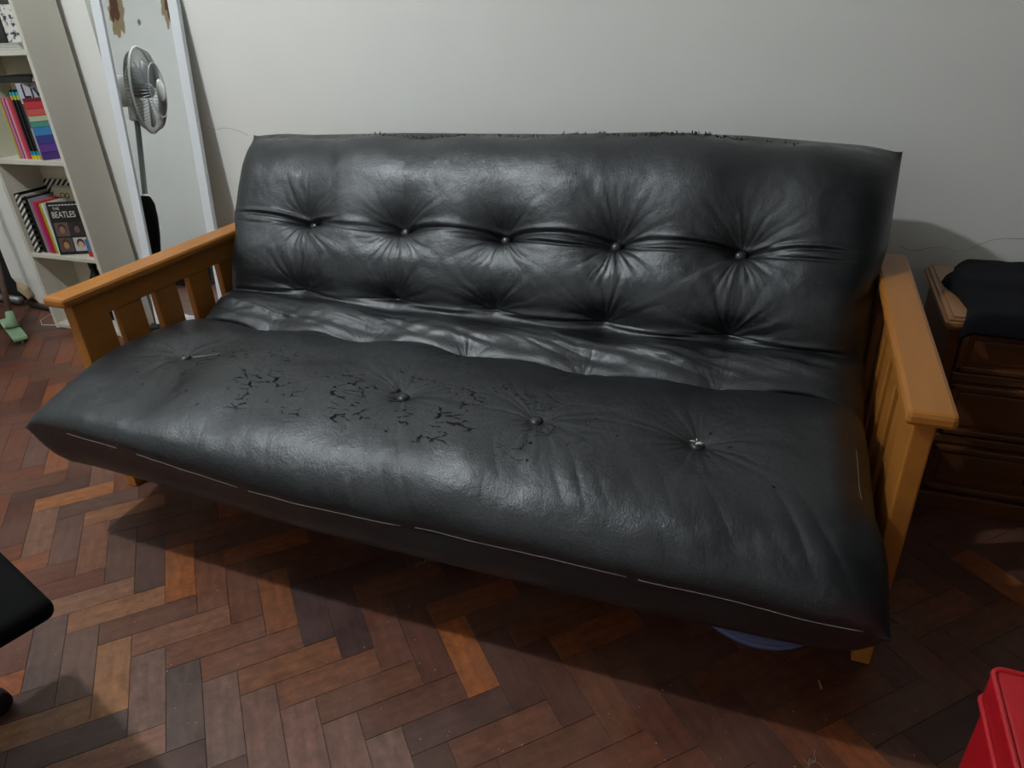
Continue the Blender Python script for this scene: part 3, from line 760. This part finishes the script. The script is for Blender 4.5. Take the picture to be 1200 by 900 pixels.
def lump(name, label, cat, lo, hi, mat, seed):
    nx_, ny_ = 22, 16; nn = Noise2(seed); V = []; F = []
    for i in range(nx_):
        for j in range(ny_):
            u, v = i/(nx_-1), j/(ny_-1); e = (1-(2*u-1)**6)*(1-(2*v-1)**6)
            z = lo[2]+(hi[2]-lo[2])*e**.4*(.72+.5*float(nn(np.array(u*5.), np.array(v*4.)))+.1)
            V.append((lo[0]+(hi[0]-lo[0])*u, lo[1]+(hi[1]-lo[1])*v, max(z, lo[2]+.002)))
    n0 = len(V); V += [(v[0], v[1], lo[2]) for v in V]
    for i in range(nx_-1):
        for j in range(ny_-1):
            a = i*ny_+j; F.append((a, a+ny_, a+ny_+1, a+1)); F.append((n0+a, n0+a+1, n0+a+ny_+1, n0+a+ny_))
    rim = [i*ny_ for i in range(nx_)]+[(nx_-1)*ny_+j for j in range(1, ny_)]+[i*ny_+ny_-1 for i in range(nx_-2, -1, -1)]+[j for j in range(ny_-2, 0, -1)]
    for k in range(len(rim)): a, b = rim[k], rim[(k+1) % len(rim)]; F.append((a, n0+a, n0+b, b))
    return tag(meshobj(name, V, F, mat, None, True), label, cat)
lump('folded_cloth', 'dark grey folded cloth heaped on top of the black box', 'cloth', (-2.20, .81, Z4+.145), (-1.965, .93, Z4+.215), material('grey_cloth', lin(84, 82, 80), .9, var=.5, var_scale=14), 3)

# the shelves' contents stand here relative to the case
for o in bpy.data.objects:
    if o not in before_books and o.parent is None: o.location = (o.location[0]-.122, o.location[1]+.09, o.location[2])

# ------------------------------------------------------------------ leaning mirror
GP, PSI, LEAN, GW, GH, FRW = (-1.7165, .9081, .0851), math.radians(13), .1402, .2719, 1.29, .037
mir = thing('floor_mirror', 'tall white framed mirror leaning against the wall beside the bookcase', 'mirror', GP)
mir.rotation_euler = (-LEAN, 0, PSI)            # local: x along the glass, z up the lean, -y faces the room
for n_, lo, hi in (('frame_stile', (-FRW, -.012, -FRW*.0), (0, .012, GH)), ('frame_stile', (GW, -.012, -FRW*.0), (GW+FRW, .012, GH)),
                   ('frame_rail', (0, -.012, 0), (GW, .012, FRW)), ('frame_rail', (0, -.012, GH-FRW), (GW, .012, GH))):
    box(n_, lo, hi, M_mirror_frame, mir, .002)
box('mirror_glass', (-.004, -.004, FRW-.004), (GW+.004, -.0005, GH-FRW+.004), M_mirror, mir)
box('backing_board', (-FRW+.004, .006, .004), (GW+FRW-.004, .011, GH-.004), M_hardboard, mir)
o = tag(box('low_box', (-.06, -.035, 0), (.36, .05, .0825), M_black, None, .003), 'low black box under the foot of the leaning mirror', 'box')
o.location = (GP[0], GP[1], 0); o.rotation_euler = (0, 0, PSI)

# ------------------------------------------------------------------ standing fan (its reflection shows in the mirror)
fan = thing('pedestal_fan', 'white pedestal fan with wire cage reflected in the mirror', 'fan', (-2.10, .02, 0))
lathe('base', [(.02, 0), (.15, .004), (.155, .014), (.13, .026), (.05, .045), (.03, .07)], M_fan_white, fan)
lathe('pole', [(.014, .05), (.014, .62), (.014, 1.08)], M_fan_grey, fan, 20)
lathe('collar', [(.02, .58), (.026, .585), (.026, .66), (.018, .67)], M_fan_white, fan, 20)
FD = Vector((.97, -.06, .05)).normalized()      # fan faces this way
QM = Matrix.Translation(Vector((.07, .03, 1.185))) @ FD.to_track_quat('Z', 'Y').to_matrix().to_4x4()
lathe('motor', [(.02, -.19), (.06, -.185), (.075, -.16), (.075, -.07), (.06, -.05), (.03, -.045)], M_fan_white, fan, 28, QM)
box('neck', (-.03, -.03, 1.04), (.03, .03, 1.15), M_fan_white, fan, .008)
cage = []
RC = .205
for k in range(72):
    a = 2*math.pi*k/72; c, s = math.cos(a), math.sin(a)
    cage.append(tube_data([QM @ Vector((r*c, r*s, z)) for r, z in ((.05, -.055), (.12, -.052), (.18, -.035), (RC, .0), (.185, .038), (.13, .062), (.05, .072))], .0014, 4))
V, F = merge(cage); meshobj('cage_wires', V, F, M_fan_grey, fan)
for r, z, w in ((RC, 0, .006), (.13, .062, .0022), (.12, -.052, .0022)):
    tube('cage_ring', [QM @ Vector((r*math.cos(a), r*math.sin(a), z)) for a in np.linspace(0, 2*math.pi, 49)[:-1]], w, M_fan_white, fan, 6, True)
lathe('cage_badge', [(.01, .070), (.052, .070), (.054, .076), (.045, .082), (.005, .084)], M_fan_white, fan, 28, QM)
lathe('blade_hub', [(.01, -.03), (.035, -.03), (.035, .03), (.02, .042), (.004, .044)], M_fan_grey, fan, 24, QM)
for k in range(3):
    V = []; F = []
    for i in range(9):
        r = .03+i/8*.15; wdt = .025+.055*math.sin(min(1, i/7.)*1.5); tw = .5-.25*i/8
        for sdd in (-1, 0, 1):
            an = k*2*math.pi/3+sdd*wdt/max(r, .05)+i*.03
            V.append(QM @ Vector((r*math.cos(an), r*math.sin(an), sdd*wdt*math.tan(tw)*.5)))
    for i in range(8):
        for j in range(2): a = i*3+j; F.append((a, a+1, a+4, a+3))
    b_ = meshobj('blade', V, F, M_fan_grey, fan, True); md = b_.modifiers.new('thick', 'SOLIDIFY'); md.thickness = .003

# dark bag hanging low on the fan pole
def hanging_bag():
    prof = [(.020, .58), (.03, .57), (.045, .54), (.054, .47), (.055, .38), (.05, .30), (.04, .26), (.02, .25)]
    V, F = lathe_data(prof, 24); V = [Vector((v.x*1.0, v.y*.6, v.z)) for v in V]
    o = meshobj('cloth_bag', V, F, M_black_fabric, None, True); o.location = (-2.53, .35, 0); return o
bag = hanging_bag(); bag.location = (-2.075, .085, .08)
tag(bag, 'black cloth bag hanging on the pole of the pedestal fan', 'bag')

# ------------------------------------------------------------------ squeegee broom, pipe, wire
M_stick = material('old_stick', lin(112, 92, 80), .8, var=.4, var_scale=40)
M_green = flat('mint_green', (168, 205, 166), .45)
br = thing('squeegee_broom', 'floor squeegee with mint green head and old brown stick', 'squeegee', (-2.52, .775, 0))
h = box('squeegee_head', (-.165, -.030, .012), (.165, .026, .030), M_green, br, .005); h.rotation_euler = (0, 0, math.radians(-26))
h = box('rubber_blade', (-.160, -.004, .0), (.160, .004, .014), flat('pale_rubber', (120, 150, 120)), br); h.rotation_euler = (0, 0, math.radians(-26))
V, F = tube_data([(0, 0, .028), (-.012, .012, .06), (-.024, .024, .095)], [.034, .020, .016], 12); meshobj('socket', V, F, M_green, br, True)
tube('stick', [(-.015, .015, .05), (-.10, .11, .35), (-.30, .32, 1.25)], .0125, M_stick, br, 12)
tag(tube('floor_pipe', [(XL+.005, 1.05, .03), (-3.1, 1.05, .03), (-2.82, 1.04, .03)], .019, M_grey_metal, None, 14), 'grey pipe running along the floor beside the squeegee', 'pipe')
V, F = tube_data([(-2.78, 1.05, .012), (-2.65, 1.03, .012), (-2.52, 1.02, .012)], .011, 10)
tag(meshobj('black_hose', V, F, M_black, None, True), 'short black hose on the floor behind the bookcase foot', 'hose')
tag(tube('bent_wire', [(-2.56, 1.0, .002), (-2.54, .92, .002), (-2.48, .88, .002), (-2.40, .90, .002)], .0018, M_mirror_frame, None, 6), 'thin white bent wire on the floor beside the bookcase', 'wire')

# ------------------------------------------------------------------ chest of drawers
CX0, CX1, CY0, CY1, CZ = 1.128, 1.72, .635, 1.02, .545
ch = thing('chest_of_drawers', 'dark walnut chest of drawers with moulded panels beside the futon', 'chest', ((CX0+CX1)/2, (CY0+CY1)/2, 0))
def hp(n, lo, hi, mat=M_chest, bev=.002): return put(box(n, lo, hi, mat, None, bev), ch)
hp('carcass', (CX0+.012, CY0+.012, .045), (CX1-.012, CY1, CZ-.03))
hp('plinth', (CX0, CY0-.006, 0), (CX1, CY1, .05), M_chest, .006)
for k, (ov, z0, z1) in enumerate(((.004, CZ-.032, CZ-.022), (.012, CZ-.022, CZ-.010), (.004, CZ-.010, CZ-.004), (-.006, CZ-.004, CZ))):
    hp('top_moulding', (CX0-ov, CY0-ov-.008, z0), (CX1+ov, CY1, z1), M_chest_top, .0025)
hp('stile', (CX0+.008, CY0+.001, .05), (CX0+.034, CY0+.02, CZ-.03), M_chest, .004); hp('stile', (CX1-.034, CY0+.001, .05), (CX1-.008, CY0+.02, CZ-.03), M_chest, .004)
DX0, DX1 = CX0+.036, CX1-.036
for z0, z1 in ((.062, .196), (.232, .372), (.405, .512)):
    d = hp('drawer', (DX0, CY0+.004, z0), (DX1, CY0+.02, z1), M_chest, .002)
    q = bmesh.new()
    for lo, hi in (((DX0, CY0-.008, z1-.016), (DX1, CY0+.006, z1)), ((DX0, CY0-.008, z0), (DX1, CY0+.006, z0+.016)),
                   ((DX0, CY0-.008, z0), (DX0+.016, CY0+.006, z1)), ((DX1-.016, CY0-.008, z0), (DX1, CY0+.006, z1))): add_box(q, lo, hi, .004, 2)
    f_ = bmobj('drawer_moulding', q, M_chest); put(f_, ch); M_ = f_.matrix_basis.copy(); f_.parent = d
    pn = box('drawer_panel', (DX0+.026, CY0-.001, z0+.024), (DX1-.026, CY0+.006, z1-.024), M_chest, None, .003); put(pn, ch); pn.parent = d
    zc = (z0+z1)/2; xc = (CX0+CX1)/2; q = bmesh.new()
    for s_ in (-1, 1):
        add_box(q, (xc+s_*.035-.010, CY0-.006, zc-.016), (xc+s_*.035+.010, CY0, zc+.016), .004, 2)
    V, F = tube_data([(xc+.038*math.cos(a), CY0-.012-.008*math.sin(a), zc-.020*math.sin(a)) for a in np.linspace(0, math.pi, 13)], .0035, 8)
    hd = meshobj('handle', V, F, M_iron); put(hd, ch); hd.parent = d
    hb = bmobj('handle_plate', q, M_iron); put(hb, ch); hb.parent = d
    hp('rail', (DX0, CY0+.001, z1+.004), (DX1, CY0+.018, z1+.028), M_chest, .004)

# folded black trousers on the chest
def folded_cloth():
    nx_, ny_ = 70, 70; n1, n2 = Noise2(31), Noise2(32)
    outline_l = lambda v: np.interp(v, [0, .10, .28, .45, .62, .70, .80, 1.0], [1.146, 1.152, 1.168, 1.160, 1.139, 1.136, 1.166, 1.186])
    V = []; F = []
    for i in range(nx_):
        for j in range(ny_):
            u, v = i/(nx_-1), j/(ny_-1)
            xl = float(outline_l(v)); x = xl+(1.60-xl)*u; y = .556+(1.005-.556)*v
            e = min(1, u*16)**.5*min(1, (1-u)*16)**.5*min(1, (1-v)*14)**.5
            h_ = .024*e+.007*float(n1(np.array(u*4.), np.array(v*4.)))*e+.012*smoothstep(.45, .60, v+.2*u)*e*.8+.004*float(n2(np.array(u*14.), np.array(v*8.)))*e
            z = CZ+.0015+max(h_, 0)
            if y < .611:                               # hangs over the front edge
                k = (.611-y)/.055; z -= .042*k*k+.004*k; y = .611-.022*math.sin(min(1, k)*1.2)
            V.append((x, y, z))
    n0 = len(V)
    for i in range(nx_):
        for j in range(ny_):
            a = V[i*ny_+j]; V.append((a[0], a[1]+0, max(CZ+.0008, a[2]-.03) if a[1] >= .6105 else a[2]-.006))
    for i in range(nx_-1):
        for j in range(ny_-1):
            a = i*ny_+j; F.append((a, a+ny_, a+ny_+1, a+1)); F.append((n0+a, n0+a+1, n0+a+ny_+1, n0+a+ny_))
    rim = [i*ny_ for i in range(nx_)]+[(nx_-1)*ny_+j for j in range(1, ny_)]+[i*ny_+ny_-1 for i in range(nx_-2, -1, -1)]+[j for j in range(ny_-2, 0, -1)]
    for k in range(len(rim)): a, b = rim[k], rim[(k+1) % len(rim)]; F.append((a, n0+a, n0+b, b))
    return meshobj('folded_trousers', V, F, M_cloth, None, True)
tag(folded_cloth(), 'folded black cloth garment lying on the chest of drawers', 'clothing')

# ------------------------------------------------------------------ red ottoman
ot = thing('red_ottoman', 'red vinyl box ottoman with piped lid', 'ottoman', (1.283, -.535, 0))
OX, OY, OZ = .207, .207, .42
def cushion(name, hx, hy, z0, z1, bev, mat, par, crown=0.):
    bm = bmesh.new(); add_box(bm, (-hx, -hy, z0), (hx, hy, z1), bev, 4)
    if crown:
        bmesh.ops.subdivide_edges(bm, edges=[e for e in bm.edges if e.calc_length() > .2], cuts=7, use_grid_fill=True)
        for v in bm.verts:
            if v.co.z > z1-.01: v.co.z += crown*max(0, (1-(v.co.x/hx)**2)*(1-(v.co.y/hy)**2))
    return bmobj(name, bm, mat, par, True)
cushion('ottoman_body', OX-.004, OY-.004, 0, OZ-.058, .012, M_red, ot)
cushion('lid', OX, OY, OZ-.058, OZ, .010, M_red, ot, .014)
def ring_path(hx, hy, z, r=.02):
    pts = []
    for cx, cy, a0 in ((hx-r, hy-r, 0), (-hx+r, hy-r, 90), (-hx+r, -hy+r, 180), (hx-r, -hy+r, 270)):
        for a in np.linspace(a0, a0+90, 6): pts.append((cx+r*math.cos(math.radians(a)), cy+r*math.sin(math.radians(a)), z))
    return pts
tube('piping', ring_path(OX-.001, OY-.001, OZ-.002, .014), .0042, M_red_pipe, ot, 8, True)
tube('piping', ring_path(OX+.001, OY+.001, OZ-.056, .014), .0042, M_red_pipe, ot, 8, True)

# ------------------------------------------------------------------ blue lid under the futon
bl = thing('plastic_lid', 'round blue plastic lid on the floor under the futon', 'lid', (.797, .145, 0.0005))
lathe('disc', [(.01, .004), (.140, .004), (.146, .010), (.146, .014), (.12, .014), (.01, .013)], M_blue, bl, 56)
lathe('rim', [(.139, .0), (.150, .0), (.152, .009), (.147, .014), (.139, .012)], M_blue, bl, 56)

# ------------------------------------------------------------------ black office chair (only a seat corner and castor in view)
oc = thing('office_chair', 'black swivel office chair on castors', 'chair', (-.562, -.99, 0), None, math.radians(-16))
st_ = cushion('seat', .255, .24, .437, .475, .018, M_black_fabric, oc, .008); st_.location = (0, .145, 0)
lathe('gas_column', [(.03, .08), (.03, .25), (.018, .26), (.018, .43)], M_black, oc, 20)
lathe('base_hub', [(.03, .06), (.045, .065), (.045, .12), (.03, .13)], M_black, oc, 20)
for k in range(5):
    a = math.radians(118+72*k); c, s = math.cos(a), math.sin(a)
    tube('base_leg', [(.03*c, .03*s, .10), (.16*c, .16*s, .085), (.335*c, .335*s, .062)], [.022, .019, .014], M_black, oc, 8)
    q = Matrix.Translation((.335*c, .335*s, .026)) @ Matrix.Rotation(a+1.2, 4, 'Z') @ Matrix.Rotation(math.pi/2, 4, 'Y')
    lathe('castor', [(.010, -.018), (.025, -.017), (.026, -.012), (.026, .012), (.025, .017), (.010, .018)], M_black, oc, 20, q)
bm = bmesh.new(); add_box(bm, (-.035, -.20, .52), (.015, .20, .93), .022, 4); bmesh.ops.transform(bm, matrix=Matrix.Translation((-.285, 0, 0)), verts=list(bm.verts))
bmobj('backrest', bm, M_black_fabric, oc, True)
tube('back_bracket', [(-.05, 0, .41), (-.25, 0, .41), (-.325, 0, .48), (-.33, 0, .70)], .014, M_black, oc, 10)

# ------------------------------------------------------------------ low dark cabinet at the far wall (a sliver shows in the mirror)
cb = thing('low_cabinet', 'low dark cabinet at the far wall, reflected in the mirror', 'cabinet', (-3.08, YF+.23, 0))
box('cabinet_body', (-.42, -.20, .05), (.42, .20, .25), M_black, cb, .004); box('plinth', (-.40, -.19, 0), (.40, .18, .05), M_black, cb)
for sx in (-1, 1):
    d_ = box('cabinet_door', (min(sx*.005, sx*.41), .20, .07), (max(sx*.005, sx*.41), .214, .235), M_black, cb, .003)
    box('door_knob', (sx*.035-.008, .214, .15), (sx*.035+.008, .232, .166), M_grey_metal, d_, .004)

# ------------------------------------------------------------------ pendant lamp
pl = thing('pendant_lamp', 'bare bulb hanging from the ceiling', 'lamp', LAMP)
M_bulb = bpy.data.materials.new('bulb_glow'); M_bulb.use_nodes = True; nt = M_bulb.node_tree
em = nt.nodes.new('ShaderNodeEmission'); em.inputs[0].default_value = (.945, .98, 1.0, 1); em.inputs[1].default_value = LAMP_STRENGTH
nt.links.new(em.outputs[0], nt.nodes['Material Output'].inputs['Surface'])
bm = bmesh.new(); bmesh.ops.create_icosphere(bm, subdivisions=2, radius=.05); bmobj('bulb', bm, M_bulb, pl, True)
lathe('socket', [(.01, .055), (.024, .056), (.024, .11), (.008, .12)], M_fan_white, pl, 20)
tube('flex', [(0, 0, .11), (0, 0, ZC-LAMP[2]-.02)], .004, M_fan_white, pl, 8)
lathe('ceiling_rose', [(.02, ZC-LAMP[2]-.03), (.05, ZC-LAMP[2]-.01), (.05, ZC-LAMP[2]), (.02, ZC-LAMP[2])], M_fan_white, pl, 24)

# ------------------------------------------------------------------ litter on the floor
p = onfloor(961, 803)
o = tag(box('straw_chip', (-.0022, -.011, 0), (.0022, .011, .0025), M_straw, None, .0008), 'short straw coloured chip on the floor before the right foot', 'debris'); o.location = (p[0], p[1], .0006); o.rotation_euler = (0, 0, .25)
rr = random.Random(9)
def fluff(px, py, n, size, label):
    p = onfloor(px, py); parts = []
    for k in range(n):
        a = rr.uniform(0, 6.28); pts = []; q = np.array([0., 0., .0015])
        for j in range(6):
            pts.append(q.copy()); a += rr.uniform(-.9, .9); q = q+np.array([math.cos(a), math.sin(a), 0])*size/5; q[2] = .0012+rr.uniform(0, .004)
        parts.append(tube_data(pts, .0006, 4))
    V, F = merge(parts); o = meshobj('dust_fluff', V, F, M_hair, None); o.location = (p[0], p[1], 0); tag(o, label, 'dust')
fluff(1057, 728, 4, .05, 'pale thread of fluff on the floor right of the mattress corner')
fluff(497, 660, 7, .03, 'tangle of pale fluff on the shaded floor under the mattress front')
fluff(955, 893, 6, .025, 'pale fluff on the lit floor before the straw chip')
parts = []
for k in range(170):
    px, py = rr.uniform(0, 1100), rr.uniform(590, 899)
    q = onfloor(px, py)
    if py < 640+.14*px and px > 160: continue
    s = rr.uniform(.0006, .0016); V, F = lathe_data([(s*.6, 0), (s, s*.4), (s*.5, s*.9)], 5); V = [v+Vector((q[0], q[1], .0002)) for v in V]; parts.append((V, F))
V, F = merge(parts); o = meshobj('floor_grit', V, F, M_dust, None); o['kind'] = 'stuff'; tag(o, 'pale grit scattered over the parquet', 'grit')
def near_top(px, py):
    best = None
    for i in range(0, nx, 4):
        for k in range(60, NV-60, 4):
            q = pix(verts[i, k]); e = (q[0]-px)**2+(q[1]-py)**2
            if best is None or e < best[0]: best = (e, i, k)
    return verts[best[1], best[2]]
p = near_top(240, 419)
o = tag(tube('lint_thread', [p+np.array([-.03, -.012, .004]), p+np.array([-.01, .0, .0045]), p+np.array([.03, .022, .006])], .0006, M_fan_white, None, 5), 'short white thread lying on the black seat near the slatted arm', 'thread')
p, n = on_top(.633, S_FRONT-.028); parts = []
for k in range(7):
    a = rr.uniform(0, 6.28); c_, s_ = math.cos(a), math.sin(a); q = p+np.array([.004*c_-.002, .004*s_, .0155])
    parts.append(tube_data([q, q+np.array([.004*c_, .004*s_, .002]), q+np.array([.010*c_, .007*s_, .0005])], [.0016, .0012, .0006], 5))
V, F = merge(parts); tag(meshobj('lint_tuft', V, F, M_fan_white, None), 'white tuft of stuffing on a seat button', 'stuffing')
